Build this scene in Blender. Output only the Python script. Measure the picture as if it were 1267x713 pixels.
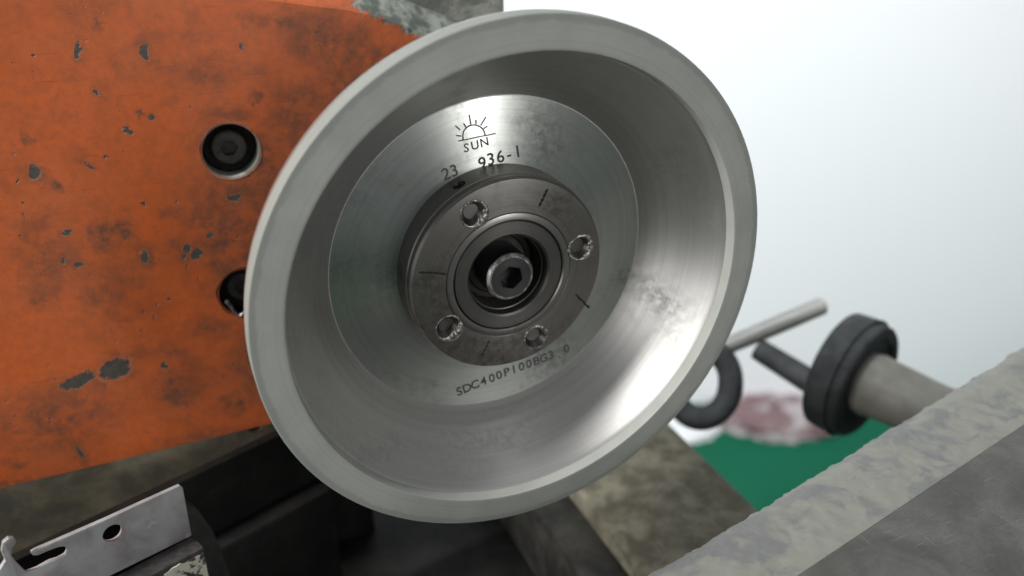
import bpy, bmesh, math, random
from mathutils import Vector, Matrix, noise
random.seed(7)
S = 0.001                                   # everything below is written in millimetres
for o in list(bpy.data.objects): bpy.data.objects.remove(o)
scn = bpy.context.scene
COL = scn.collection

# ------------------------------------------------------------------ camera
F_PX, W_PX, H_PX = 1050.0, 1267.0, 713.0
CAM = Vector((-88.68, -184.74, 107.42))
ROT = Matrix(((0.9129, 0.1850, -0.3638), (-0.4082, 0.4138, -0.8138), (0.0, 0.8914, 0.4532)))
cd = bpy.data.cameras.new('camera'); cam = bpy.data.objects.new('camera', cd); COL.objects.link(cam)
cam.matrix_world = Matrix.Translation(CAM * S) @ ROT.to_quaternion().to_matrix().to_4x4()
cd.sensor_width = 36; cd.lens = 36 * F_PX / W_PX
cd.clip_start = 0.005; cd.clip_end = 50
cd.dof.use_dof = True; cd.dof.focus_distance = 0.238; cd.dof.aperture_fstop = 8.2
scn.camera = cam
scn.view_settings.view_transform = 'Standard'; scn.view_settings.look = 'None'
scn.view_settings.exposure = 0.0; scn.view_settings.gamma = 1
scn.render.resolution_x, scn.render.resolution_y = 1024, 576

# ------------------------------------------------------------------ light
w = bpy.data.worlds.new('World'); scn.world = w; w.use_nodes = True
bg = w.node_tree.nodes['Background']; bg.inputs[0].default_value = (0.93, 0.97, 1.0, 1); bg.inputs[1].default_value = 0.21

def lamp(name, loc, target, sx, sy, power, col=(1, 1, 1), spread=180):
    d = bpy.data.lights.new(name, 'AREA'); d.shape = 'RECTANGLE'; d.size = sx; d.size_y = sy; d.energy = power; d.color = col; d.spread = math.radians(spread)
    o = bpy.data.objects.new(name, d); COL.objects.link(o)
    o.location = loc
    o.rotation_euler = (Vector(target) - Vector(loc)).to_track_quat('-Z', 'Y').to_euler()
    return o
# ceiling tube to the upper left, nearly in the plane of the wheel: lights the far side of the cup
lamp('tube_lamp', (-1.25, -0.14, 1.10), (0, 0, 0), 0.09, 0.8, 40, (1, 0.99, 0.97))
# added key light at front right: brightens rim and housing, spares the cup's cone
lamp('front_key', (0.60, -1.70, 0.45), (0, 0, 0), 0.26, 1.1, 9.5, (1, 0.985, 0.96))
# added fill from the left, no known source: sheen on the cup's right wall
lamp('side_fill', (-1.7, -0.62, 0.22), (0, 0, 0), 0.8, 1.0, 9, (1, 0.985, 0.965))
# small ceiling lamp overhead
lamp('ceiling_lamp', (0.75, -0.40, 1.9), (0, 0, 0), 0.25, 0.05, 1.0, (0.98, 1, 1))
# added light with narrowed spread, only to brighten the white wall
lamp('wall_fill', (0.30, 0.10, 0.80), (0.95, 0.95, -0.75), 1.6, 0.4, 8.0, (0.92, 0.955, 1.0), 95)

# ------------------------------------------------------------------ pixel -> place
def ray(px, py): return ROT @ Vector(((px - W_PX / 2) / F_PX, (H_PX / 2 - py) / F_PX, -1.0))
def UX(px, py, p, n):
    d = ray(px, py); p = Vector(p); n = Vector(n); return CAM + d * ((p - CAM).dot(n) / d.dot(n))
def UY(px, py, y): return UX(px, py, (0, y, 0), (0, 1, 0))
def UZ(px, py, z): return UX(px, py, (0, 0, z), (0, 0, 1))
def UD(px, py, depth): return CAM + ray(px, py) * depth

# ------------------------------------------------------------------ mesh helpers
def link(name, bm, mat, parent=None, smooth=None):
    me = bpy.data.meshes.new(name)
    bmesh.ops.recalc_face_normals(bm, faces=bm.faces[:])
    for v in bm.verts: v.co *= S
    if smooth is not None:
        for f in bm.faces: f.smooth = True
        for e in bm.edges:
            if len(e.link_faces) == 2 and e.calc_face_angle(0) > math.radians(smooth): e.smooth = False
    bm.to_mesh(me); bm.free()
    o = bpy.data.objects.new(name, me); COL.objects.link(o)
    if mat: me.materials.append(mat)
    if parent: o.parent = parent
    return o
def thing(name, label, cat):
    o = bpy.data.objects.new(name, None); COL.objects.link(o); o.empty_display_size = 0.01
    o['label'] = label; o['category'] = cat
    return o
def tag(o, label, cat): o['label'] = label; o['category'] = cat; return o

def lathe(profile, seg=160, close=True, rfun=None):
    """revolve (radius, y) points round the Y axis"""
    bm = bmesh.new(); rings = []
    for k, (r, y) in enumerate(profile):
        ring = []
        for i in range(seg):
            a = 2 * math.pi * i / seg
            rr = rfun(k, a, r) if rfun else r
            ring.append(bm.verts.new((rr * math.cos(a), y, rr * math.sin(a))))
        rings.append(ring)
    n = len(rings)
    for k in range(n if close else n - 1):
        A, B = rings[k], rings[(k + 1) % n]
        for i in range(seg):
            j = (i + 1) % seg
            bm.faces.new((A[i], A[j], B[j], B[i]))
    return bm
def cap(bm, verts): bm.faces.new(verts)
def cyl(bm, p0, p1, r0, r1=None, seg=32, bev=0):
    p0, p1 = Vector(p0), Vector(p1); r1 = r0 if r1 is None else r1
    ax = (p1 - p0).normalized(); u = ax.orthogonal().normalized(); v = ax.cross(u)
    L = (p1 - p0).length
    prof = [(0, r0), (L, r1)] if not bev else [(0, r0 - bev), (bev, r0), (L - bev, r1), (L, r1 - bev)]
    rings = []
    for h, r in prof:
        rings.append([bm.verts.new(p0 + ax * h + (u * math.cos(2 * math.pi * i / seg) + v * math.sin(2 * math.pi * i / seg)) * r) for i in range(seg)])
    for A, B in zip(rings, rings[1:]):
        for i in range(seg): j = (i + 1) % seg; bm.faces.new((A[i], A[j], B[j], B[i]))
    bm.faces.new(rings[0][::-1]); bm.faces.new(rings[-1])
def prism(bm, pts, off):
    """polygon in space pushed along off"""
    off = Vector(off)
    a = [bm.verts.new(Vector(p)) for p in pts]; b = [bm.verts.new(Vector(p) + off) for p in pts]
    n = len(a)
    bm.faces.new(a); bm.faces.new(b[::-1])
    for i in range(n): j = (i + 1) % n; bm.faces.new((a[j], a[i], b[i], b[j]))
def box(bm, lo, hi):
    (x0, y0, z0), (x1, y1, z1) = lo, hi
    prism(bm, [(x0, y0, z0), (x1, y0, z0), (x1, y1, z0), (x0, y1, z0)], (0, 0, z1 - z0))
def bevel(bm, w, seg=2):
    bmesh.ops.recalc_face_normals(bm, faces=bm.faces[:])
    ed = [e for e in bm.edges if len(e.link_faces) == 2 and e.calc_face_angle(0) > 0.6]
    bmesh.ops.bevel(bm, geom=ed, offset=w, segments=seg, affect='EDGES', profile=0.5, clamp_overlap=True)
def cut(o, cutters):
    """boolean the cutters out of o and bake the result"""
    for c in cutters:
        m = o.modifiers.new('cut', 'BOOLEAN'); m.operation = 'DIFFERENCE'; m.object = c; m.solver = 'EXACT'
    dg = bpy.context.evaluated_depsgraph_get(); dg.update()
    me = bpy.data.meshes.new_from_object(o.evaluated_get(dg))
    old = o.data; o.modifiers.clear(); o.data = me; me.name = o.name
    bpy.data.meshes.remove(old)
    for c in cutters:
        cm = c.data; bpy.data.objects.remove(c); bpy.data.meshes.remove(cm)
    for p in me.polygons: p.use_smooth = True
    bm = bmesh.new(); bm.from_mesh(me)
    for e in bm.edges: e.smooth = not (len(e.link_faces) != 2 or e.calc_face_angle(0) > math.radians(25))
    bm.to_mesh(me); bm.free()
def fbm(p, s, o=4): return noise.fractal(Vector(p) * s, 0.6, 2.0, o)

# ------------------------------------------------------------------ materials
class NT:
    def __init__(s, name):
        m = bpy.data.materials.new(name); m.use_nodes = True; s.m = m; s.t = m.node_tree; s.b = s.t.nodes['Principled BSDF']
        s.co = s.t.nodes.new('ShaderNodeTexCoord').outputs['Object']
    def n(s, ty, **k):
        x = s.t.nodes.new(ty)
        for a, v in k.items(): setattr(x, a, v)
        return x
    def put(s, sock, v):
        if isinstance(v, bpy.types.NodeSocket): s.t.links.new(v, sock)
        elif isinstance(v, (tuple, list)) and len(v) == 3 and sock.type == 'RGBA': sock.default_value = (*v, 1)
        else: sock.default_value = v
    def noise(s, scale, detail=4, rough=0.55, dist=0, vec=None, color=False):
        x = s.n('ShaderNodeTexNoise'); s.put(x.inputs['Vector'], vec or s.co)
        x.inputs['Scale'].default_value = scale; x.inputs['Detail'].default_value = detail
        x.inputs['Roughness'].default_value = rough; x.inputs['Distortion'].default_value = dist
        return x.outputs['Color' if color else 'Fac']
    def math(s, op, a, b=0.0, c=0.0, clamp=False):
        x = s.n('ShaderNodeMath', operation=op); x.use_clamp = clamp
        for i, v in enumerate((a, b, c)): s.put(x.inputs[i], v)
        return x.outputs[0]
    def vm(s, op, a, b=(0, 0, 0)):
        x = s.n('ShaderNodeVectorMath', operation=op); s.put(x.inputs[0], a)
        if op == 'SCALE': s.put(x.inputs['Scale'], b)
        else: s.put(x.inputs[1], b)
        return x.outputs['Value' if op in ('DOT_PRODUCT', 'LENGTH', 'DISTANCE') else 'Vector']
    def step(s, v, lo, hi, a=0.0, b=1.0):
        x = s.n('ShaderNodeMapRange', interpolation_type='SMOOTHSTEP'); s.put(x.inputs[0], v)
        for i, q in enumerate((lo, hi, a, b)): s.put(x.inputs[i + 1], q)
        return x.outputs[0]
    def mix(s, f, a, b, mode='MIX'):
        x = s.n('ShaderNodeMix', data_type='RGBA', blend_type=mode); s.put(x.inputs[0], f); s.put(x.inputs[6], a); s.put(x.inputs[7], b)
        return x.outputs[2]
    def stretch(s, sx, sy, sz, rz=(0, 0, 0)):
        x = s.n('ShaderNodeMapping'); s.put(x.inputs[0], s.co); x.inputs['Scale'].default_value = (sx, sy, sz); x.inputs['Rotation'].default_value = rz
        return x.outputs[0]
    def bump(s, h, strength=0.3, dist=0.0005):
        x = s.n('ShaderNodeBump'); s.put(x.inputs['Height'], h); x.inputs['Strength'].default_value = strength; x.inputs['Distance'].default_value = dist
        s.put(s.b.inputs['Normal'], x.outputs[0])
    def set(s, **k):
        for a, v in k.items(): s.put(s.b.inputs[a.replace('_', ' ')], v)
        return s.m

def turned_metal(name, base, dark, rough, aniso, grime=0.5, met=1.0, green=0.0):
    t = NT(name)
    xz = t.vm('MULTIPLY', t.co, (1, 0, 1)); r = t.vm('LENGTH', xz)
    cr = t.n('ShaderNodeCombineXYZ'); t.put(cr.inputs[0], r)
    rings = t.noise(2200, 3, 0.7, vec=cr.outputs[0])
    big = t.noise(38, 5, 0.6, 0.4); fine = t.noise(420, 4, 0.7)
    sm = t.math('MULTIPLY', t.step(big, 0.46, 0.72), t.step(fine, 0.3, 0.65))
    c = t.mix(t.math('MULTIPLY', sm, grime), base, dark)
    c = t.mix(t.math('MULTIPLY', t.step(rings, 0.35, 0.75), 0.22), c, dark)
    tan = t.n('ShaderNodeTangent', direction_type='RADIAL', axis='Y')
    rr2 = t.noise(520, 4, 0.75, vec=cr.outputs[0]); c = t.mix(t.step(rr2, 0.40, 0.68, 0.0, 0.20), c, dark)
    t.bump(t.math('ADD', rings, rr2), 0.09, 0.0002)
    return t.set(Base_Color=c, Metallic=met, Roughness=t.math('ADD', t.math('MULTIPLY', sm, 0.15), rough), Anisotropic=aniso, Anisotropic_Rotation=0.25, Tangent=tan.outputs[0])

M = {}
M['cone'] = turned_metal('cup_cone_metal', (0.55, 0.543, 0.53), (0.23, 0.22, 0.197), 0.44, 0.15, 0.42)
M['disc'] = turned_metal('cup_floor_metal', (0.52, 0.545, 0.52), (0.17, 0.17, 0.155), 0.35, 0.82, 0.75)  # faint green in the base stands in for the green floor's reflection
M['flange'] = turned_metal('flange_steel', (0.235, 0.226, 0.212), (0.055, 0.05, 0.044), 0.44, 0.5, 0.9)
M['flange_edge'] = turned_metal('flange_collar_steel', (0.30, 0.295, 0.28), (0.09, 0.085, 0.08), 0.36, 0.5, 0.8)
M['sleeve'] = turned_metal('sleeve_steel', (0.17, 0.165, 0.155), (0.05, 0.05, 0.05), 0.42, 0.5, 0.8)
M['bolt'] = turned_metal('bolt_steel', (0.12, 0.123, 0.128), (0.03, 0.03, 0.03), 0.34, 0.3, 0.6)

t = NT('abrasive_resin')
xz = t.vm('MULTIPLY', t.co, (1, 0, 1)); r = t.vm('LENGTH', xz); cr = t.n('ShaderNodeCombineXYZ'); t.put(cr.inputs[0], r)
rg = t.noise(900, 3, 0.7, vec=cr.outputs[0]); gr = t.noise(2600, 2, 0.6); bl = t.noise(45, 4, 0.6)
c = t.mix(t.step(bl, 0.35, 0.7), (0.35, 0.358, 0.332), (0.29, 0.306, 0.283))
c = t.mix(t.math('MULTIPLY', t.step(rg, 0.35, 0.7), 0.35), c, (0.20, 0.205, 0.19))
worn = t.step(t.math('ADD', r, t.math('MULTIPLY', t.noise(160, 5, 0.7), 0.0032)), 0.0742, 0.0752)
c = t.mix(t.math('MULTIPLY', worn, 0.5), c, (0.17, 0.185, 0.165))
c = t.mix(t.math('MULTIPLY', t.step(gr, 0.62, 0.75), 0.3), c, (0.42, 0.42, 0.40))
t.bump(t.math('ADD', gr, t.math('MULTIPLY', rg, 0.6)), 0.12, 0.0002)
M['abrasive'] = t.set(Base_Color=c, Roughness=0.55, Metallic=0.0)

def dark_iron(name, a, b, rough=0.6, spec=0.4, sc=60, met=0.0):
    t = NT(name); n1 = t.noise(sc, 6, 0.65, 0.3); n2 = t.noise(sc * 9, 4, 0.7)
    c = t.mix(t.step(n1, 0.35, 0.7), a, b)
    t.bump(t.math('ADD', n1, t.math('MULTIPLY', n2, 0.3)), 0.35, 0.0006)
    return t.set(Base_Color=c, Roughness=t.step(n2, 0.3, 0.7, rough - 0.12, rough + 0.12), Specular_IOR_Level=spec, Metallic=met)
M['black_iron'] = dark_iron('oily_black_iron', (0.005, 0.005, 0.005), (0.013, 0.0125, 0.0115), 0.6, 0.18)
M['grey_iron'] = dark_iron('dark_grey_iron', (0.02, 0.02, 0.02), (0.042, 0.041, 0.04), 0.55, 0.3)
M['way_shade'] = dark_iron('shaded_way_grey', (0.014, 0.014, 0.013), (0.045, 0.043, 0.036), 0.6, 0.25, 45)  # way casting's shaded side, its shade put into a darker colour
M['screw_black'] = dark_iron('black_oxide_screw', (0.035, 0.033, 0.032), (0.075, 0.068, 0.065), 0.45, 0.5, 300)
M['strip'] = dark_iron('grimy_brown_paint', (0.17, 0.16, 0.125), (0.42, 0.36, 0.25), 0.55, 0.4, 45)
M['olive'] = dark_iron('grimy_olive_casting', (0.085, 0.078, 0.056), (0.20, 0.187, 0.142), 0.65, 0.25, 85)
M['black_plastic'] = dark_iron('black_plastic', (0.036, 0.040, 0.042), (0.068, 0.074, 0.076), 0.68, 0.3, 120)
M['ink'] = NT('engraved_ink').set(Base_Color=(0.07, 0.074, 0.072), Roughness=0.6)
M['ink_pale'] = NT('worn_engraving').set(Base_Color=(0.13, 0.13, 0.12), Roughness=0.6, Metallic=0.4)
M['score'] = NT('scored_groove').set(Base_Color=(0.012, 0.011, 0.010), Roughness=0.8)
M['socket'] = NT('socket_shadow_steel').set(Base_Color=(0.03, 0.03, 0.032), Roughness=0.5, Metallic=0.3)

t = NT('chipped_steel'); n1 = t.noise(600, 4, 0.7)
t.bump(n1, 0.5, 0.0005); M['burr'] = t.set(Base_Color=t.mix(t.step(n1, 0.4, 0.65), (0.20, 0.19, 0.175), (0.55, 0.535, 0.51)), Metallic=0.9, Roughness=0.33)
t = NT('brushed_silver_plate'); n1 = t.noise(70, 5, 0.6, 0.6); n2 = t.noise(900, 3, 0.7); n3 = t.noise(220, 6, 0.75)
c = t.mix(t.step(n1, 0.38, 0.68), (0.42, 0.42, 0.43), (0.28, 0.26, 0.26)); c = t.mix(t.step(n3, 0.60, 0.70), c, (0.55, 0.55, 0.56))
t.bump(n2, 0.12, 0.0003); M['silver'] = t.set(Base_Color=c, Metallic=0.2, Roughness=0.45)
t = NT('flaking_cream_paint'); n1 = t.noise(130, 6, 0.7, 0.5)
m_ = t.step(n1, 0.50, 0.54); t.bump(m_, 0.5, 0.0008)
M['flaky'] = t.set(Base_Color=t.mix(m_, (0.05, 0.05, 0.055), (0.55, 0.54, 0.45)), Roughness=0.55)
M['dull'] = dark_iron('dull_grey_paint', (0.20, 0.195, 0.17), (0.28, 0.275, 0.245), 0.5, 0.4, 60)
t = NT('light_steel_rod'); n1 = t.noise(300, 4, 0.6); M['rod'] = t.set(Base_Color=t.mix(n1, (0.28, 0.28, 0.265), (0.40, 0.40, 0.385)), Metallic=0.5, Roughness=0.45)

# ground steel top of the work table: fine crossing scratches, haze
t = NT('ground_table_steel')
sA = t.noise(1.0, 3, 0.6, vec=t.stretch(90, 1900, 90, (0, 0, math.radians(-18)))); sB = t.noise(1.0, 3, 0.6, vec=t.stretch(60, 2100, 60, (0, 0, math.radians(38))))
sC = t.noise(1.0, 2, 0.5, vec=t.stretch(2100, 70, 70, (0, 0, math.radians(6))))
bl = t.noise(42, 6, 0.65, 0.5); sp = t.noise(1400, 3, 0.7)
c = t.mix(t.step(bl, 0.35, 0.72), (0.075, 0.073, 0.068), (0.15, 0.15, 0.143))
scr = t.math('MAXIMUM', t.step(sA, 0.63, 0.72), t.math('MAXIMUM', t.step(sB, 0.64, 0.73), t.step(sC, 0.66, 0.75)))
c = t.mix(t.math('MULTIPLY', scr, 0.16), c, (0.5, 0.5, 0.48)); c = t.mix(t.math('MULTIPLY', t.step(sp, 0.50, 0.68), 0.6), c, (0.08, 0.078, 0.07))
t.bump(t.math('ADD', sp, scr), 0.1, 0.0003)
M['table'] = t.set(Base_Color=c, Metallic=0.35, Roughness=t.step(bl, 0.3, 0.7, 0.42, 0.6))
# chipped pale paint on the rough edge of the table
t = NT('chipped_pale_paint'); n1 = t.noise(85, 7, 0.62, 0.6); n2 = t.noise(600, 4, 0.7); n3 = t.noise(30, 3, 0.5)
m_ = t.step(t.math('ADD', n1, t.math('MULTIPLY', t.math('SUBTRACT', n3, 0.5), 0.4)), 0.43, 0.56)
c = t.mix(m_, t.mix(n2, (0.125, 0.129, 0.13), (0.20, 0.204, 0.203)), t.mix(t.noise(200, 4), (0.175, 0.18, 0.158), (0.255, 0.258, 0.228)))
c = t.mix(t.math('MULTIPLY', t.step(n2, 0.66, 0.72), 0.6), c, (0.12, 0.12, 0.11))
t.bump(t.math('ADD', t.math('MULTIPLY', m_, 0.6), t.math('MULTIPLY', n2, 0.35)), 0.35, 0.0005)
M['chipped'] = t.set(Base_Color=c, Roughness=0.55)
# grey worn casting
t = NT('worn_grey_casting'); n1 = t.noise(55, 6, 0.65, 0.8); n2 = t.noise(500, 4, 0.7)
c = t.mix(t.step(n1, 0.42, 0.6), (0.11, 0.12, 0.10), (0.30, 0.31, 0.275)); c = t.mix(t.step(t.noise(110, 6, 0.7), 0.6, 0.68), c, (0.10, 0.10, 0.09))
t.bump(t.math('ADD', n1, n2), 0.5, 0.0008); M['casting'] = t.set(Base_Color=c, Roughness=0.6)

# orange enamel with the wear marks of the housing (pixel x, y, half width, half height, turn, strength)
YH = 95.0
CHIPS = [(97, 63, 5, 12, 3, 1), (178, 65, 7, 9, -20, 1), (120, 116, 6, 3, 40, .75), (188, 145, 6, 3, 8, .75), (158, 163, 9, 3, 30, 1), (42, 213, 9, 8, 30, 1),
         (300, 57, 4, 6, 0, .9), (83, 288, 6, 4, -20, .75), (79, 324, 6, 4, 20, .75), (97, 329, 7, 4, 15, .75), (230, 307, 7, 6, -30, .75), (244, 314, 8, 6, -40, 1),
         (260, 292, 5, 4, 0, .9), (289, 246, 8, 6, 10, .85), (96, 472, 24, 8, -22, 1), (142, 457, 24, 12, -24, 1), (203, 453, 7, 6, -20, .75), (178, 318, 9, 12, 0, .55),
         (228, 318, 5, 5, 0, .9), (110, 205, 10, 2, 25, .8), (100, 560, 9, 5, 50, .8), (468, 16, 8, 5, 18, 1.0), (505, 36, 10, 4, 18, 1.0), (545, 52, 9, 3, 20, 1)]
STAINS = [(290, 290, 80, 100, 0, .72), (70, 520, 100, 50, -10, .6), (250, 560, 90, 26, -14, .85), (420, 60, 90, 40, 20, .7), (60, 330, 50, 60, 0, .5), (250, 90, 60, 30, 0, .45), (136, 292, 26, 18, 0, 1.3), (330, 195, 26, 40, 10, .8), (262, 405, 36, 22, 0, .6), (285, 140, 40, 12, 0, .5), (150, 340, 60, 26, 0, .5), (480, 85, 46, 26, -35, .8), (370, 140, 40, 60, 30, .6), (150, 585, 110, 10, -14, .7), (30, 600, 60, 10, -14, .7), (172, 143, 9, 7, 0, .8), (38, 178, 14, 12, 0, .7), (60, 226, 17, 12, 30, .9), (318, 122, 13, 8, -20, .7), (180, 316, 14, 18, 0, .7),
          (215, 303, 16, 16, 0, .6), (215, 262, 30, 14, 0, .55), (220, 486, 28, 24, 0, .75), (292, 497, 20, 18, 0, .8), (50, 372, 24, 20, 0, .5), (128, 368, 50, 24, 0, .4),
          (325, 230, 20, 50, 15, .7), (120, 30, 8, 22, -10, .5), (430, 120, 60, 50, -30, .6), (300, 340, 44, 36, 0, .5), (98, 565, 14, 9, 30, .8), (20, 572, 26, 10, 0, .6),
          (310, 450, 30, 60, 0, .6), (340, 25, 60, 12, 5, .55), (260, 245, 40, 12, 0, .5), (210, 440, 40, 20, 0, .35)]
def orange():
    t = NT('chipped_orange_enamel')
    wob = t.vm('SCALE', t.vm('SUBTRACT', t.noise(210, 5, 0.7, color=True), (0.5, 0.5, 0.5)), 0.0060)
    wob2 = t.vm('SCALE', t.vm('SUBTRACT', t.noise(110, 6, 0.72, color=True), (0.5, 0.5, 0.5)), 0.015)
    pa, pb = t.vm('ADD', t.co, wob), t.vm('ADD', t.co, wob2)
    def spots(lst, p):
        acc = None
        for (px, py, a, b, rot, st) in lst:
            c0 = UY(px, py, YH); ca, sa = math.cos(math.radians(rot)), math.sin(math.radians(rot))
            ea = UY(px + a * ca, py + a * sa, YH) - c0; eb = UY(px - b * sa, py + b * ca, YH) - c0
            det = ea.x * eb.z - eb.x * ea.z
            r1 = Vector((eb.z, 0, -eb.x)) / det / S; r2 = Vector((-ea.z, 0, ea.x)) / det / S
            u = t.math('SUBTRACT', t.vm('DOT_PRODUCT', p, tuple(r1)), r1.dot(c0) * S)
            v = t.math('SUBTRACT', t.vm('DOT_PRODUCT', p, tuple(r2)), r2.dot(c0) * S)
            q = t.math('ADD', t.math('MULTIPLY', u, u), t.math('MULTIPLY', v, v))
            acc = (q, st) if acc is None else acc
            k = q if st == 1 else t.math('ADD', q, (1 - st) * 1.2)
            acc = k if isinstance(acc, tuple) else t.math('MINIMUM', acc, k)
        return acc
    qc = spots(CHIPS, pa); qs = spots(STAINS, pb)
    brk = t.math('MULTIPLY', t.math('SUBTRACT', t.noise(420, 5, 0.75), 0.5), 2.6)
    qd = t.math('ADD', qc, brk)
    chip = t.step(qd, 0.75, 1.0, 1.0, 0.0); lip = t.step(qd, 1.05, 1.5, 1.0, 0.0); halo = t.step(qc, 0.9, 5.0, 0.55, 0.0)
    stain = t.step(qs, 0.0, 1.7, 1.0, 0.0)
    big = t.noise(22, 5, 0.6, 0.4); fine = t.noise(500, 5, 0.75); mid = t.noise(95, 6, 0.7, 0.3)
    scr = t.noise(1.0, 3, 0.6, vec=t.stretch(55, 55, 1300, (0, math.radians(24), 0))); scr2 = t.noise(1.0, 3, 0.6, vec=t.stretch(45, 45, 1100, (0, math.radians(-38), 0)))
    c = t.mix(t.step(big, 0.3, 0.7), (0.57, 0.112, 0.021), (0.48, 0.118, 0.040))
    c = t.mix(t.math('MULTIPLY', t.step(fine, 0.38, 0.66), 0.48), c, (0.33, 0.085, 0.03))
    film = t.math('MULTIPLY', t.step(mid, 0.42, 0.70), t.step(t.noise(14, 4, 0.6), 0.35, 0.62, 0.15, 0.62))
    c = t.mix(film, c, (0.19, 0.062, 0.028))
    speck = t.math('MULTIPLY', t.step(t.noise(330, 3, 0.6), 0.68, 0.72), t.step(t.noise(50, 2), 0.42, 0.55))
    sc_ = t.math('MULTIPLY', t.math('MAXIMUM', t.step(scr, 0.66, 0.74), t.step(scr2, 0.66, 0.74)), 0.62)
    c = t.mix(sc_, c, (0.24, 0.065, 0.025))
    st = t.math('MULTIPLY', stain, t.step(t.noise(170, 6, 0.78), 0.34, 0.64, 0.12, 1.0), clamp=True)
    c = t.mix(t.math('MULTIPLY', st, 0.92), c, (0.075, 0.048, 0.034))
    c = t.mix(t.math('MULTIPLY', halo, t.step(mid, 0.35, 0.6)), c, (0.19, 0.07, 0.035))
    c = t.mix(t.math('MULTIPLY', lip, t.step(fine, 0.45, 0.6, 0.0, 0.28)), c, (0.60, 0.34, 0.22))
    metal = t.mix(t.noise(380, 4, 0.7), (0.022, 0.020, 0.018), (0.12, 0.108, 0.095))
    chips = t.math('MAXIMUM', chip, speck, clamp=True)
    c = t.mix(chips, c, metal)
    # paint worn off to grey-green primer along the end of the upper edge
    sx = t.n('ShaderNodeSeparateXYZ'); t.put(sx.inputs[0], t.vm('ADD', t.co, t.vm('SCALE', t.vm('SUBTRACT', t.noise(130, 6, 0.7, color=True), (0.5, 0.5, 0.5)), 0.016)))
    u_ = t.math('ADD', sx.outputs[2], t.math('MULTIPLY', sx.outputs[0], 0.42))
    bare = t.math('MULTIPLY', t.step(sx.outputs[0], -0.0185, -0.0165), t.step(u_, 0.0548, 0.0562))
    c = t.mix(bare, c, t.mix(t.step(t.noise(150, 6, 0.7), 0.4, 0.6), (0.10, 0.115, 0.10), (0.30, 0.32, 0.285)))
    chips = t.math('MAXIMUM', chips, bare)
    t.bump(t.math('SUBTRACT', t.math('ADD', t.math('MULTIPLY', fine, 0.10), t.math('MULTIPLY', mid, 0.15)), chips), 0.55, 0.0007)
    return t.set(Base_Color=c, Roughness=t.math('ADD', 0.42, t.math('MULTIPLY', st, 0.2)), Specular_IOR_Level=0.45)
M['orange'] = orange()
# ------------------------------------------------------------------ setting: wall and floor
def struct(o): o['kind'] = 'structure'; return o
FZ = -900.0
t = NT('green_floor_paint'); n1 = t.noise(3, 5, 0.6); M['floor'] = t.set(Base_Color=t.mix(n1, (0.004, 0.085, 0.045), (0.007, 0.12, 0.065)), Roughness=0.8, Specular_IOR_Level=0.15)
t = NT('white_wall_paint'); n1 = t.noise(1.4, 4, 0.5); M['wall'] = t.set(Base_Color=t.mix(n1, (0.80, 0.82, 0.84), (0.86, 0.87, 0.88)), Roughness=0.8)
bm = bmesh.new(); box(bm, (-3500, -3500, FZ - 20), (4500, 3500, FZ)); struct(link('floor', bm, M['floor']))
HD = Vector((0.408, 0.913, 0)).normalized(); HS = Vector((HD.y, -HD.x, 0)); wp = HD * 1250
bm = bmesh.new()
prism(bm, [wp - HS * 3000 + Vector((0, 0, FZ)), wp + HS * 3000 + Vector((0, 0, FZ)), wp + HS * 3000 + Vector((0, 0, 1900)), wp - HS * 3000 + Vector((0, 0, 1900))], HD * 60)
wall = struct(link('wall', bm, M['wall']))
for u0, u1 in ((-420, -330), (150, 235)):      # shallow battens on the wall
    bm = bmesh.new(); c0 = wp + HS * u0; c1 = wp + HS * u1
    prism(bm, [c0 + Vector((0, 0, FZ)), c1 + Vector((0, 0, FZ)), c1 + Vector((0, 0, 1890)), c0 + Vector((0, 0, 1890))], HD * -4); bevel(bm, 1.2)
    link('batten', bm, M['wall'], wall)

# ------------------------------------------------------------------ machine bed
BZ = -190.0
bm = bmesh.new()
box(bm, (-330, -260, FZ), (112, 330, BZ)); bevel(bm, 4)
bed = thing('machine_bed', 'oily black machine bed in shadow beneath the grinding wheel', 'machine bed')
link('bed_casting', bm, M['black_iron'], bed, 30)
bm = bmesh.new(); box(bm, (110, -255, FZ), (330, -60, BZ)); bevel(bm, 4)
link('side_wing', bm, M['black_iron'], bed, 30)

# ------------------------------------------------------------------ orange housing
house = thing('grinder_housing', 'chipped orange grinder head housing behind the cup wheel', 'housing')
xl = -300.0; zb = -85.5
top = [UY(px, py, YH) for px, py in [(300, -4), (380, 7), (425, 12), (462, 20), (505, 33), (540, 48)]]
P = [(xl, zb), (18, zb), (30, zb + 8), (34, 20), (26, 42), (17, 49)]
P += [(p.x, p.z) for p in reversed(top)] + [(-90, 74), (xl, 82)]
bm = bmesh.new()
prism(bm, [(x, YH, z) for x, z in P], (0, 9, 0))
plate = link('front_plate', bm, M['orange'], house)
def cbm(name, p0, p1, r, seg=48):
    b = bmesh.new(); cyl(b, p0, p1, r, seg=seg); return link(name, b, None)
sc_pos = [UY(286, 187, YH), UY(304, 362, YH)]
HR = 9.0
cut(plate, [cbm('cutter', (p.x, YH - 5, p.z), (p.x, YH + 8.6, p.z), HR) for p in sc_pos])
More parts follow.
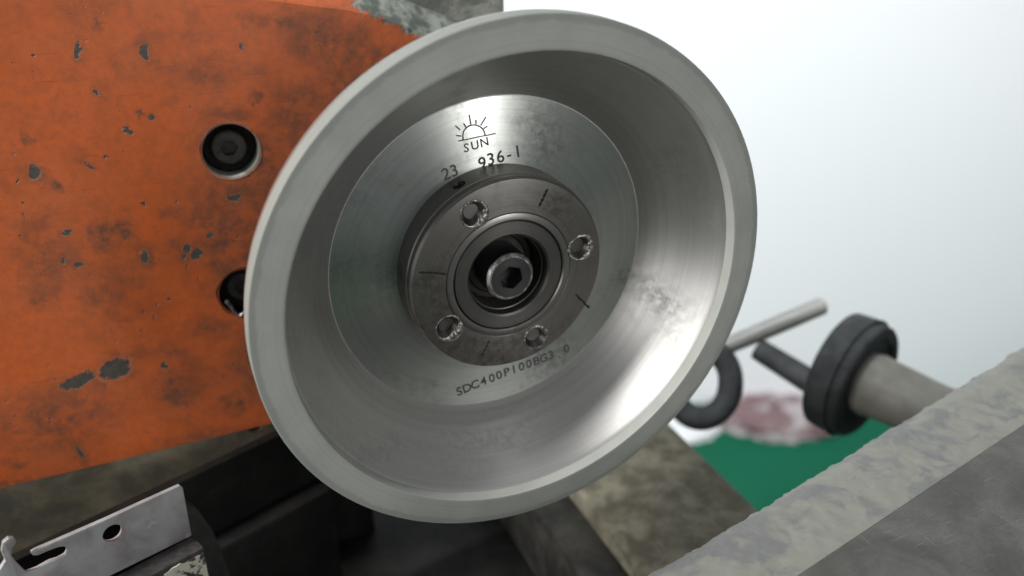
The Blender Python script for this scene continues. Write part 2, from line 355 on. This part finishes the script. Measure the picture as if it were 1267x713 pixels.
for si, p in enumerate(sc_pos):      # cap screw at the bottom of each counterbore
    def hexr(k, a, r, rh=2.9):
        if k in (3, 4): return rh * 0.866 / math.cos((a % (math.pi / 3)) - math.pi / 6)
        return r
    b = lathe([(5.7, 8.5), (5.7, 4.2), (5.1, 3.6), (3.0, 3.6), (3.0, 6.5)], 48, False, hexr)
    ring = [v for v in b.verts if abs(v.co.y - 6.5) < 1e-6]; b.faces.new(ring)
    bmesh.ops.translate(b, verts=b.verts, vec=(p.x - 0.1, YH - 0.2 + 1.6 * si, p.z + 0.05))
    link('cap_screw', b, M['screw_black'], house, 30)
    b = lathe([(5.8, 8.4), (5.8, 5.6), (8.1, 5.2), (8.6, 5.6), (8.6, 8.4)], 64)
    bmesh.ops.translate(b, verts=b.verts, vec=(p.x - 0.1, YH, p.z + 0.05)); link('gap_ring', b, M['black_iron'], house, 30)  # black ring filling the gap around the screw head
    # counterbore wall: bare and chipped above; black below, painting that hole's darkness in
    nse = random.random() * 50
    def lip(k, a, r, s=nse): return r + (noise.noise(Vector((math.cos(a) * 2.2 + s, math.sin(a) * 2.2, k * 3))) * (0.55 if k in (0, 3) else 0.0))
    b = lathe([(HR + 0.55, -0.12), (HR - 0.12, 0.15), (HR - 0.25, 8.5), (HR + 0.5, 8.5)], 64, True, None)
    for v in b.verts:
        if v.co.y < 0:
            a = math.atan2(v.co.z, v.co.x); k = 1 + 0.06 * noise.noise(Vector((math.cos(a) * 2 + nse, math.sin(a) * 2, 0))); v.co.x *= k; v.co.z *= k
    bmesh.ops.translate(b, verts=b.verts, vec=(p.x, YH, p.z))
    link('counterbore_lining', b, M['casting'] if si == 0 else M['black_iron'], house, 40)
b = bmesh.new(); sv = [UY(x, y, YH - 0.3) for x, y in [(280, 373), (284, 377), (288, 383), (293, 390), (297, 391), (303, 386)]]
for k in range(len(sv) - 1): cyl(b, sv[k], sv[k + 1], 0.75 - 0.06 * k, 0.69 - 0.06 * k, 8)
link('bare_metal_burr', b, M['burr'], house, 50)
# chamfer round the upper edge (orange, scraped to grey at its end) and the grimy lower strip
bm = bmesh.new()
tp = [(p.x, p.z) for p in top]; tp = [(xl, 82), (-90, 74)] + tp + [(17, 49), (26, 42)]
bm.free()
def chamfer(tp, mat, dy):
    bm = bmesh.new()
    A = [bm.verts.new((x, YH + 0.25 + dy, z - dy)) for x, z in tp]; B = [bm.verts.new((x + 1.5, YH + 9.5, z + 7.5 - dy)) for x, z in tp]
    Cc = [bm.verts.new((x + 1.5, YH + 30, z + 8 - dy)) for x, z in tp]; D = [bm.verts.new((x, YH + 30, z - 3)) for x, z in tp]; E_ = [bm.verts.new((x, YH + 2, z - 0.5 - dy)) for x, z in tp]
    for R0, R1 in ((A, B), (B, Cc), (Cc, D), (D, E_), (E_, A)):
        for i in range(len(tp) - 1): bm.faces.new((R0[i], R0[i + 1], R1[i + 1], R1[i]))
    bm.faces.new([r[0] for r in (A, B, Cc, D, E_)]); bm.faces.new([r[-1] for r in (E_, D, Cc, B, A)])
    return link('upper_chamfer', bm, mat, house)
chamfer(tp, M['orange'], 0)
bm = bmesh.new()
prism(bm, [(xl, YH + 1.2, zb - 0.4), (xl, YH + 9, zb - 40), (xl, YH + 60, zb - 40), (xl, YH + 60, zb - 0.4)], (xl * -1 + 26, 0, 0)); bevel(bm, 0.6, 1)
strip = link('lower_strip', bm, M['strip'], house, 30)
q = UX(315, 527, (0, YH + 2.5, zb), (0, -1, 0.2)); cut(strip, [cbm('cutter', q + Vector((0, -8, 0)), q + Vector((0, 9, 0)), 2.6)])
# grey casting behind, its right flank ends against the white wall
rx = UY(618, 8, YH + 22).x
bm = bmesh.new()
prism(bm, [(xl, YH + 9.2, zb + 3), (rx, YH + 22, zb + 3), (rx, YH + 22, 30), (rx, YH + 22, 76), (-20, YH + 22, 80), (xl, YH + 22, 76)], (0, 150, 0))
b2 = bmesh.new()
pr = [(xl, zb + 3), (rx, zb + 3), (rx, 62), (rx - 3, 70), (rx - 14, 76), (-30, 76), (xl, 76)]
prism(b2, [(x, YH + 16, z) for x, z in pr], (0, 170, 0)); bevel(b2, 2.5, 3); bm.free()
link('grey_casting', b2, M['casting'], house, 30)
bm = bmesh.new(); box(bm, (-230, YH + 40, BZ - 0.5), (-20, YH + 180, zb - 20)); link('pedestal', bm, M['black_iron'], house)

# ------------------------------------------------------------------ cup wheel
wheel = thing('grinding_wheel', 'silver cup-shaped diamond grinding wheel with pale abrasive rim', 'grinding wheel')
link('abrasive_rim', lathe([(66.4, -0.32), (66.9, -0.36), (74.75, -0.14), (75.0, 0.08), (75.0, 5.0), (65.9, 5.0), (66.0, 3.4), (66.25, 0.0)], 256), M['abrasive'], wheel, 4)
YF = 26.36
cup = link('cup_body', lathe([(65.98, 3.1), (65.5, 3.6), (65.1, 4.3), (62.5, 8.4), (56.5, 17.0), (51.6, 24.0), (50.6, 25.3), (50.0, 26.0), (49.75, 26.3), (30.25, 26.36), (10, 26.36), (10, 40), (55, 40), (58, 38.6), (74.0, 9), (74.7, 7.5), (74.8, 5.05), (66.5, 5.05), (66.2, 4.2)], 256), M['cone'], wheel, 22)
cup['label'] = 'smooth silver cone of the cup'
link('cup_floor', lathe([(49.55, 26.5), (49.45, 26.22), (49.2, 26.12), (12, 26.12), (12, 26.5)], 256), M['disc'], wheel, 22)
YF = 26.12
# clamping flange with four spanner holes
fl = link('flange', lathe([(30.2, 26.11), (30.2, 18.4), (29.85, 18.1), (29.85, 16.0), (29.2, 15.15), (28.8, 15.07), (19.6, 15.07), (19.3, 15.3), (17.3, 15.3), (17.13, 15.5), (17.13, 26.11)], 192), M['flange'], wheel, 30)
def pol(r, deg, y): return Vector((r * math.cos(math.radians(deg)), y, r * math.sin(math.radians(deg))))
HOLES = [(23.6, 117), (23.2, 12), (23.8, -69), (22.9, -147)]
cu = []
for r, a in HOLES:
    b = bmesh.new(); cyl(b, pol(r, a, 13.9), pol(r, a, 17.2), 4.2, 2.2, seg=36); cu.append(link('cutter', b, None))
sh = UX(572, 236, (0, 21, 0), (0, 1, 0)); a_s = math.degrees(math.atan2(sh.z, sh.x))
cu.append(cbm('cutter', pol(24, a_s, 21.3), pol(36, a_s, 21.3), 1.9, 24))
cut(fl, cu)
link('collar', lathe([(19.2, 15.32), (19.2, 15.12), (18.9, 14.98), (17.5, 14.98), (17.16, 15.3)], 160), M['flange_edge'], fl, 30)
for i, (r, a) in enumerate(HOLES):
    b = bmesh.new(); N, K = 56, 8; c0 = pol(r, a, 15.05); rows = []
    for u in range(N):
        th = 2 * math.pi * u / N; rw = []
        big = 0.35 + 0.4 * noise.noise(Vector((math.cos(th) * 1.7 + 9 * i, math.sin(th) * 1.7, 3.1))) + 0.3 * noise.noise(Vector((math.cos(th) * 5, math.sin(th) * 5, 7 * i)))
        side = (-35, -10, 40, -50)[i]; lobe = max(0.0, math.cos(th - math.radians(side))) ** 2
        big = max(0.06, min(2.2, big * (0.8, 1.5, 0.5, 0.8)[i] + lobe * (1.3, 0.7, 0.9, 1.5)[i] * (1 + 0.5 * noise.noise(Vector((th * 3, i * 4.0, 0))))))
        for v in range(K):
            ph = 2 * math.pi * v / K
            rr = 3.8 + big * 0.85 * math.cos(ph) - 0.25 * big * lobe; yy = -0.28 * math.sin(ph) * (0.6 + 0.8 * big)
            rr += 0.22 * noise.noise(Vector((math.cos(th) * 7, math.sin(th) * 7, v + 5.0 * i)))
            rw.append(b.verts.new(c0 + Vector((rr * math.cos(th), yy, rr * math.sin(th)))))
        rows.append(rw)
    for u in range(N):
        for v in range(K):
            b.faces.new((rows[u][v], rows[(u + 1) % N][v], rows[(u + 1) % N][(v + 1) % K], rows[u][(v + 1) % K]))
    link('chipped_hole_edge', b, M['burr'], fl, 50)
for (x0, y0, x1, y1, wd) in [(678, 234, 667, 256, .55), (712, 364, 730, 382, .45), (606, 421, 596, 441, .35), (518, 337, 553, 339, .4)]:
    p0, p1 = UY(x0, y0, 15.0), UY(x1, y1, 15.0); d = (p1 - p0); nrm = Vector((-d.z, 0, d.x)).normalized()
    b = bmesh.new(); L, Rr = [], []
    for k in range(9):
        p = p0 + d * (k / 8); ww = wd * (0.35 + 0.6 * abs(math.sin(k * 1.7 + x0))) * (0.4 if k in (0, 8) else 1)
        jit = nrm * (0.25 * noise.noise(Vector((k * 0.6, x0, 0))))
        L.append(p + nrm * ww + jit); Rr.append(p - nrm * ww + jit)
    prism(b, [(v.x, 15.045, v.z) for v in L + Rr[::-1]], (0, 0.3, 0)); link('score_mark', b, M['score'], fl)
# sleeve inside the flange, washer and socket bolt
sl = link('sleeve', lathe([(16.9, 26.0), (16.9, 15.7), (16.6, 15.4), (13.0, 15.4), (12.4, 15.8), (12.1, 16.6), (11.9, 18.0), (11.6, 18.2), (11.6, 30), (14, 30), (14, 26.0)], 160), M['sleeve'], wheel, 30)
link('washer', lathe([(11.4, 28), (11.4, 25.2), (10.9, 24.9), (9.6, 24.9), (9.4, 25.2), (9.0, 24.7), (5, 24.7), (5, 28)], 96), M['screw_black'], wheel, 30)
def hexb(k, a, r):
    if k in (4, 5): return 3.75 * 0.866 / math.cos(((a + 0.35) % (math.pi / 3)) - math.pi / 6)
    return r
b = lathe([(7.2, 24.8), (7.4, 24.4), (7.4, 15.0), (6.7, 14.2), (3.7, 14.2), (3.7, 19.5)], 96, False, hexb)
for a_, y_ in ((5.0, 14.2),):
    pass
b.faces.new([v for v in b.verts if abs(v.co.y - 19.5) < 1e-6])
bolt = link('socket_bolt', b, M['bolt'], wheel, 30)
link('bolt_edge', lathe([(7.42, 15.05), (7.0, 14.5), (6.75, 14.17), (6.2, 14.15), (6.2, 14.4), (6.9, 15.05)], 96), M['burr'], bolt, 40)
# spindle nose between wheel and housing
bm = bmesh.new(); cyl(bm, (0, 39.9, 0), (0, YH + 16.2, 0), 27, seg=96); link('spindle_nose', bm, M['flange'], wheel, 30)

# engraved marks on the cup floor
def glyph(ch, size, px, py, ang, bm, wt=0.0):
    if ch == '9': ch, ang = '6', ang + math.pi
    cu = bpy.data.curves.new('glyph', 'FONT'); cu.body = ch; cu.size = size; cu.align_x = 'CENTER'; cu.align_y = 'CENTER'; cu.extrude = 0.03; cu.offset = wt
    ob = bpy.data.objects.new('glyph', cu); COL.objects.link(ob)
    dg = bpy.context.evaluated_depsgraph_get(); me = bpy.data.meshes.new_from_object(ob.evaluated_get(dg))
    c = UY(px, py, YF); ca, sa = math.cos(ang), math.sin(ang)
    me.transform(Matrix(((ca, -sa, 0, c.x), (0, 0, -1, YF - 0.06), (sa, ca, 0, c.z), (0, 0, 0, 1))))
    bm.from_mesh(me)
    bpy.data.objects.remove(ob); bpy.data.curves.remove(cu); bpy.data.meshes.remove(me)
def text(chars, size, mat, wt=0.0):
    pts = [UY(x, y, YF) for _, x, y in chars]; b = bmesh.new()
    for i, (ch, x, y) in enumerate(chars):
        a, c = pts[max(0, i - 1)], pts[min(len(pts) - 1, i + 1)]
        if len(pts) > 3: a, c = pts[max(0, i - 2)], pts[min(len(pts) - 1, i + 2)]
        glyph(ch, size, x, y, math.atan2(c.z - a.z, c.x - a.x), b, wt)
    return link('lettering', b, mat, cup)
SDC = [('S', 568.4, 485), ('D', 577.9, 480.8), ('C', 588, 476.5), ('4', 598.4, 472.3), ('0', 608.7, 468.4), ('0', 617.6, 464.7), ('P', 626.8, 461), ('1', 636, 457.6), ('0', 645.4, 454.2), ('0', 654.4, 450.8),
       ('B', 663.7, 447.2), ('G', 672.8, 443.6), ('3', 682, 439.8), ('.', 691, 438.5), ('0', 701, 432)]
text(SDC, 4.3, M['ink'], 0.06)
text([('9', 596.6, 201), ('3', 607.5, 197.6), ('6', 619.2, 194.6), ('-', 629.8, 191.2), ('1', 640.7, 188.2)], 5.0, M['ink'], 0.05)
text([('2', 552, 216), ('3', 562, 211.8)], 5.0, M['ink_pale'], 0.05)
text([('U', 587.8, 180.2), ('N', 599.4, 176.6)], 3.5, M['ink'], 0.03); text([('S', 577.0, 183.6), ('S', 577.02, 183.59)][:1], 3.5, M['ink_pale'], 0.03)
b = bmesh.new()
def stroke(pp, wd):
    pp = [UY(500 + x * .18227, 120 + y * .18227, YF) for x, y in pp]
    L, Rr = [], []
    for i, p in enumerate(pp):
        d = pp[min(i + 1, len(pp) - 1)] - pp[max(i - 1, 0)]; nn = Vector((-d.z, 0, d.x)).normalized() * wd / 2
        L.append(p + nn); Rr.append(p - nn)
    for i in range(len(pp) - 1):
        prism(b, [(q.x, YF - 0.09, q.z) for q in (L[i], L[i + 1], Rr[i + 1], Rr[i])], (0, 0.12, 0))
stroke([(368, 300), (430, 288), (500, 272), (560, 261), (622, 248)], 0.30)
stroke([(400 + 0, 292)] + [(474 + 75 * math.cos(a), 262 - 72 * math.sin(a)) for a in [math.pi * (1.05 - k / 18 * 1.05) for k in range(19)]], 0.36)
for s in ([(348, 196), (380, 224)], [(404, 180), (420, 206)], [(442, 122), (453, 186)], [(487, 156), (489, 184)], [(556, 135), (520, 194)], [(566, 198), (540, 216)], [(352, 262), (388, 266)]): stroke(s, 0.36)
link('sun_emblem', b, M['ink'], cup)

# ------------------------------------------------------------------ dark slide block and slotted bracket (lower left)
E70 = Vector((math.sin(math.radians(70)), math.cos(math.radians(70)), 0)); N70 = Vector((E70.y, -E70.x, 0))   # N70 faces the camera
slide = thing('slide_block', 'matt black slide block between the bracket and the wheel', 'slide block')
s0 = UZ(195, 610, -84); s1 = s0 + E70 * 62; s2 = s0 - E70 * 110
bm = bmesh.new(); pts = [Vector((p.x, p.y, -84)) for p in (s2, s1)]
prism(bm, [pts[0], pts[1], pts[1] + Vector((0, 0, BZ + 84.5)), pts[0] + Vector((0, 0, BZ + 84.5))], N70 * -4); bevel(bm, 0.8)
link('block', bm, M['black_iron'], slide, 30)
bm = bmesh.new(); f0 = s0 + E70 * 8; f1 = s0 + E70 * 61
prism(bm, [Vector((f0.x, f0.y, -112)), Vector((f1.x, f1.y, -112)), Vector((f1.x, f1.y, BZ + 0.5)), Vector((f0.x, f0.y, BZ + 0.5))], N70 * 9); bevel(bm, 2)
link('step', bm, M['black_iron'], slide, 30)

br = thing('slotted_bracket', 'silver slotted steel bracket with round hole at lower left', 'bracket')
A0 = UD(225, 601, 250)
def UB(px, py, off=0.0): return UX(px, py, A0 + N70 * off, N70)
out = [(223, 601), (226.5, 604), (237.5, 663), (136, 713), (90, 737), (40, 762), (-40, 800), (-40, 735), (-2, 708), (7, 694), (2, 683), (4, 672), (11, 666), (18, 666), (21, 671), (15, 680), (14, 687), (20, 696), (33, 709), (46, 704), (62, 695), (72, 692),
       (81, 687), (84, 681), (80, 676.5), (72, 677.5), (60, 682), (46, 688), (40, 687.5), (39, 684), (45, 680.5), (130, 643.5), (180, 620.5)]
bm = bmesh.new(); prism(bm, [UB(*p) for p in out], N70 * -1.4); bevel(bm, 0.25, 2)
bp = link('slotted_plate', bm, M['silver'], br, 35)
hc = UB(139.5, 660); cut(bp, [cbm('cutter', hc + N70 * 9, hc - N70 * 9, 2.75, 40)])
bm = bmesh.new()
prism(bm, [UB(*p, -1.5) for p in [(230, 622), (247, 633), (264, 656), (288, 716), (330, 800), (-60, 980), (-60, 860), (110, 708)]], N70 * -5); bevel(bm, 0.8)
bb = link('backing_block', bm, M['grey_iron'], br, 30)
lz = UB(238, 663).z + 0.15
e0 = UB(238, 664); l0 = e0 + E70 * 0.3; l1 = e0 - E70 * 90
bm = bmesh.new(); prism(bm, [Vector((p.x, p.y, lz)) for p in (l0, l1, l1 + N70 * 7.2, l0 + N70 * 7.2)], (0, 0, BZ + 0.5 - lz)); bevel(bm, 0.6)
link('ledge', bm, M['screw_black'], br, 30)
bm = bmesh.new(); nx, nz = 46, 16; g = []
for i in range(nx + 1):
    row = []
    for j in range(nz + 1):
        p = l0 + N70 * 7.3 - E70 * (0.6 + 55 * i / nx); zz = lz - 1.6 - 26 * j / nz
        if j == 0: zz += 1.1 * noise.noise(Vector((i * 0.9, 0.3, 0)))
        row.append(bm.verts.new(Vector((p.x, p.y, zz)) + N70 * (0.25 + 0.3 * noise.noise(Vector((i * .5, j * .5, 2))))))
    g.append(row)
for i in range(nx):
    for j in range(nz): bm.faces.new((g[i][j], g[i + 1][j], g[i + 1][j + 1], g[i][j + 1]))
r_ = bmesh.ops.extrude_face_region(bm, geom=bm.faces[:]); bmesh.ops.translate(bm, verts=[v for v in r_['geom'] if isinstance(v, bmesh.types.BMVert)], vec=N70 * -0.6)
link('painted_face', bm, M['flaky'], br, 40)

# ------------------------------------------------------------------ olive way behind the table
OZ = -140.0
way = thing('machine_way', 'grimy olive cast machine way below right edge of the wheel', 'machine way')
x0, x1 = 57.0, 121.5
bm = bmesh.new(); box(bm, (x0, -90, BZ + 0.3), (x1, 150, OZ)); bevel(bm, 3.0, 3)
way_o = link('way_casting', bm, M['olive'], way, 35)
bm = bmesh.new(); box(bm, (x0 - 18, -90, BZ + 0.2), (x0 + 2, 150, OZ - 10)); bevel(bm, 2.0)
lip_ = link('shaded_way_side', bm, M['way_shade'], way, 35)  # side of the casting, coloured dark for the shade on it
hq = UX(740, 681, (x0 - 18, 0, 0), (1, 0, 0)); cut(lip_, [cbm('cutter', hq + Vector((-6, 0, 0)), hq + Vector((14, 0, 0)), 5.0)])

# ------------------------------------------------------------------ work table (foreground right)
TZ = -52.0
tab = thing('work_table', 'scratched grey steel work table with chipped pale edge at right', 'work table')
a0, a1 = UZ(985, 713, TZ), UZ(1267, 525, TZ); eT = (a1 - a0).normalized(); gT = Vector((eT.y, -eT.x, 0))
q0 = a0 - eT * 80
bm = bmesh.new(); Lx, Wd = 330, 92
prism(bm, [q0, q0 + eT * Lx, q0 + eT * Lx + gT * Wd, q0 + gT * Wd], (0, 0, -16)); bevel(bm, 0.5)
link('table_top', bm, M['table'], tab, 30)
o0 = UZ(805, 713, TZ - 7.5); o1 = UZ(1267, 430, TZ - 7.5)
wd0, wd1 = abs((o0 - a0).dot(gT)), abs((o1 - a0).dot(gT)); se0, se1 = (o0 - a0).dot(eT), (o1 - a0).dot(eT)
bm = bmesh.new(); nx, ny = 420, 34; g = []
for i in range(nx + 1):
    row = []; s_ = -80 + Lx * i / nx
    for j in range(ny + 1):
        f = j / ny; wdt = wd0 + (wd1 - wd0) * (s_ - se0) / (se1 - se0)
        p = a0 + eT * s_ - gT * (0.15 + (wdt - 0.15) * f)
        nz_ = fbm((p.x, p.y, 0), 0.09, 5)
        ed = max(0.0, (f - 0.72) / 0.28)
        z = TZ - 0.5 - 3.0 * f ** 1.3 - 4.2 * ed ** 2 + min(1.0, f * 5) * (0.36 * nz_ + 0.18 * fbm((p.x, p.y, 5), 0.35, 3))
        p2 = p - gT * (ed * (0.8 * fbm((s_, 0, 3), 0.07, 5) + 0.35 * fbm((s_, 9, 3), 0.35, 3)))
        row.append(bm.verts.new((p2.x, p2.y, z)))
    g.append(row)
for i in range(nx):
    for j in range(ny): bm.faces.new((g[i][j], g[i + 1][j], g[i + 1][j + 1], g[i][j + 1]))
lo_ = []
bd = [e for e in bm.edges if len(e.link_faces) == 1]
ex = bmesh.ops.extrude_edge_only(bm, edges=bd); nv = [v for v in ex['geom'] if isinstance(v, bmesh.types.BMVert)]
for v in nv: v.co.z = TZ - 16
bm.edges.ensure_lookup_table()
bmesh.ops.holes_fill(bm, edges=[e for e in bm.edges if len(e.link_faces) == 1], sides=0)
link('chipped_edge', bm, M['chipped'], tab, 60)
pc = a0 + eT * 150 + gT * 44
bm = bmesh.new(); cyl(bm, (pc.x, pc.y, BZ - 0.2), (pc.x, pc.y, TZ - 15.8), 32, seg=48); link('pedestal', bm, M['black_iron'], tab, 30)

# ------------------------------------------------------------------ locking handle behind the table
hd = thing('locking_handle', 'blurred black knob with pale stem and steel cross bar', 'handle')
K0 = UD(1074, 474, 400); ax = Vector((math.sin(math.radians(163)), math.cos(math.radians(163)), 0))   # towards the camera side
def around(p0, axis, prof, seg=72):
    axis = Vector(axis).normalized(); u = axis.orthogonal().normalized(); v = axis.cross(u); b = bmesh.new(); rings = []
    for h, r in prof: rings.append([b.verts.new(Vector(p0) + axis * h + (u * math.cos(2 * math.pi * i / seg) + v * math.sin(2 * math.pi * i / seg)) * r) for i in range(seg)])
    for A_, B_ in zip(rings, rings[1:]):
        for i in range(seg): j = (i + 1) % seg; b.faces.new((A_[i], A_[j], B_[j], B_[i]))
    b.faces.new(rings[0][::-1]); b.faces.new(rings[-1]); return b
link('knob', around(K0, ax, [(-17, 26.5), (-16.2, 29), (-5, 29.8), (-4.4, 28.0), (-0.8, 28.0), (0.2, 27.0), (0.4, 22.5), (-1.6, 21.6), (-1.6, 13)]), M['black_plastic'], hd, 40)
link('stem', around(K0, ax, [(-2, 14.6), (3, 15.4), (6, 14.8), (30, 13.2), (110, 12.5)]), M['dull'], hd, 40)
T0 = UD(938, 432, 440)
B0 = UD(1034, 492, 416); bx = (T0 - B0).normalized()
link('shaft', around(B0, bx, [(0, 6.6), (8, 6.4), ((T0 - B0).length, 5.8)]), M['black_plastic'], hd, 40)
c0, c1 = UD(898, 429, 438), UD(1019, 378, 446)
link('cross_bar', around(c0, c1 - c0, [(-4, 4.2), (0, 4.4), ((c1 - c0).length * .45, 4.8), ((c1 - c0).length - 1, 4.6), ((c1 - c0).length, 3.6)], 40), M['rod'], hd, 40)
rc = UD(868, 474, 436); fw = (CAM - rc).normalized(); ru = Vector((0, 0, 1)) - fw * fw.z; ru.normalize(); rr_ = ru.cross(fw); bm = bmesh.new(); rows = []
for i in range(64):
    th = 2 * math.pi * i / 64; dr = rr_ * math.cos(th) * 14.5 + ru * math.sin(th) * 18.0; dn = dr.normalized()
    rows.append([bm.verts.new(rc + dr + (dn * math.cos(p_) + fw * math.sin(p_)) * 6.3) for p_ in [2 * math.pi * k / 16 for k in range(16)]])
for i in range(64):
    for k in range(16): bm.faces.new((rows[i][k], rows[(i + 1) % 64][k], rows[(i + 1) % 64][(k + 1) % 16], rows[i][(k + 1) % 16]))
link('ring_end', bm, M['black_plastic'], hd, 40)
kb = K0 + ax * 108
bm = bmesh.new(); box(bm, (kb.x - 22, kb.y - 40, BZ - 0.2), (kb.x + 22, kb.y + 8, kb.z + 18)); bevel(bm, 2); link('bearing_block', bm, M['black_iron'], hd, 30)

# ------------------------------------------------------------------ cloths on the floor by the wall
def heap(name, label, px0, px1, py_top, py_bot, a, b_, thr, seed):
    c0, c1 = UZ(px0, py_bot, FZ), UZ(px1, py_bot, FZ); c = (c0 + c1) / 2; rx = (c1 - c0).length / 2
    H = abs((UX((px0 + px1) / 2, py_top, c + HD * rx * 0.35, HD)).z - FZ)
    bm = bmesh.new(); n1, n2 = 72, 30; rows = []
    for i in range(n2 + 1):
        f = i / n2; row = []
        for j in range(n1):
            th = 2 * math.pi * j / n1; d = Vector((math.cos(th), math.sin(th), 0))
            rr = rx * math.cos(f * math.pi / 2) ** 0.55; z = H * math.sin(f * math.pi / 2)
            p = HS * (d.x * rr) + HD * (d.y * rr * 0.6)
            k = fbm((d.x * 2 + seed, d.y * 2, f * 2.5), 1.0, 5)
            p *= 1 + 0.22 * k; z = max(0.0, z * (1 + 0.25 * k))
            row.append(bm.verts.new(c + HD * rx * 0.5 + p + Vector((0, 0, z if i else 0.0))))
        rows.append(row)
    for i in range(n2):
        for j in range(n1): bm.faces.new((rows[i][j], rows[i][(j + 1) % n1], rows[i + 1][(j + 1) % n1], rows[i + 1][j]))
    t = NT(name + '_fabric'); nn = t.noise(14, 4, 0.6, 0.5); t.bump(t.noise(90, 4), 0.4, 0.004)
    m = t.set(Base_Color=t.mix(t.step(nn, thr, thr + .12), a, b_), Roughness=0.85)
    return tag(link(name, bm, m, None, 60), label, 'cloth')
heap('pink_rag', 'blurred pink and grey rag heap on green floor', 884, 1060, 509, 543, (0.36, 0.325, 0.33), (0.19, 0.12, 0.125), 0.42, 3)
heap('white_cloth', 'small white cloth on green floor beside the pink rags', 800, 892, 528, 546, (0.7, 0.71, 0.72), (0.8, 0.81, 0.82), 0.5, 11)
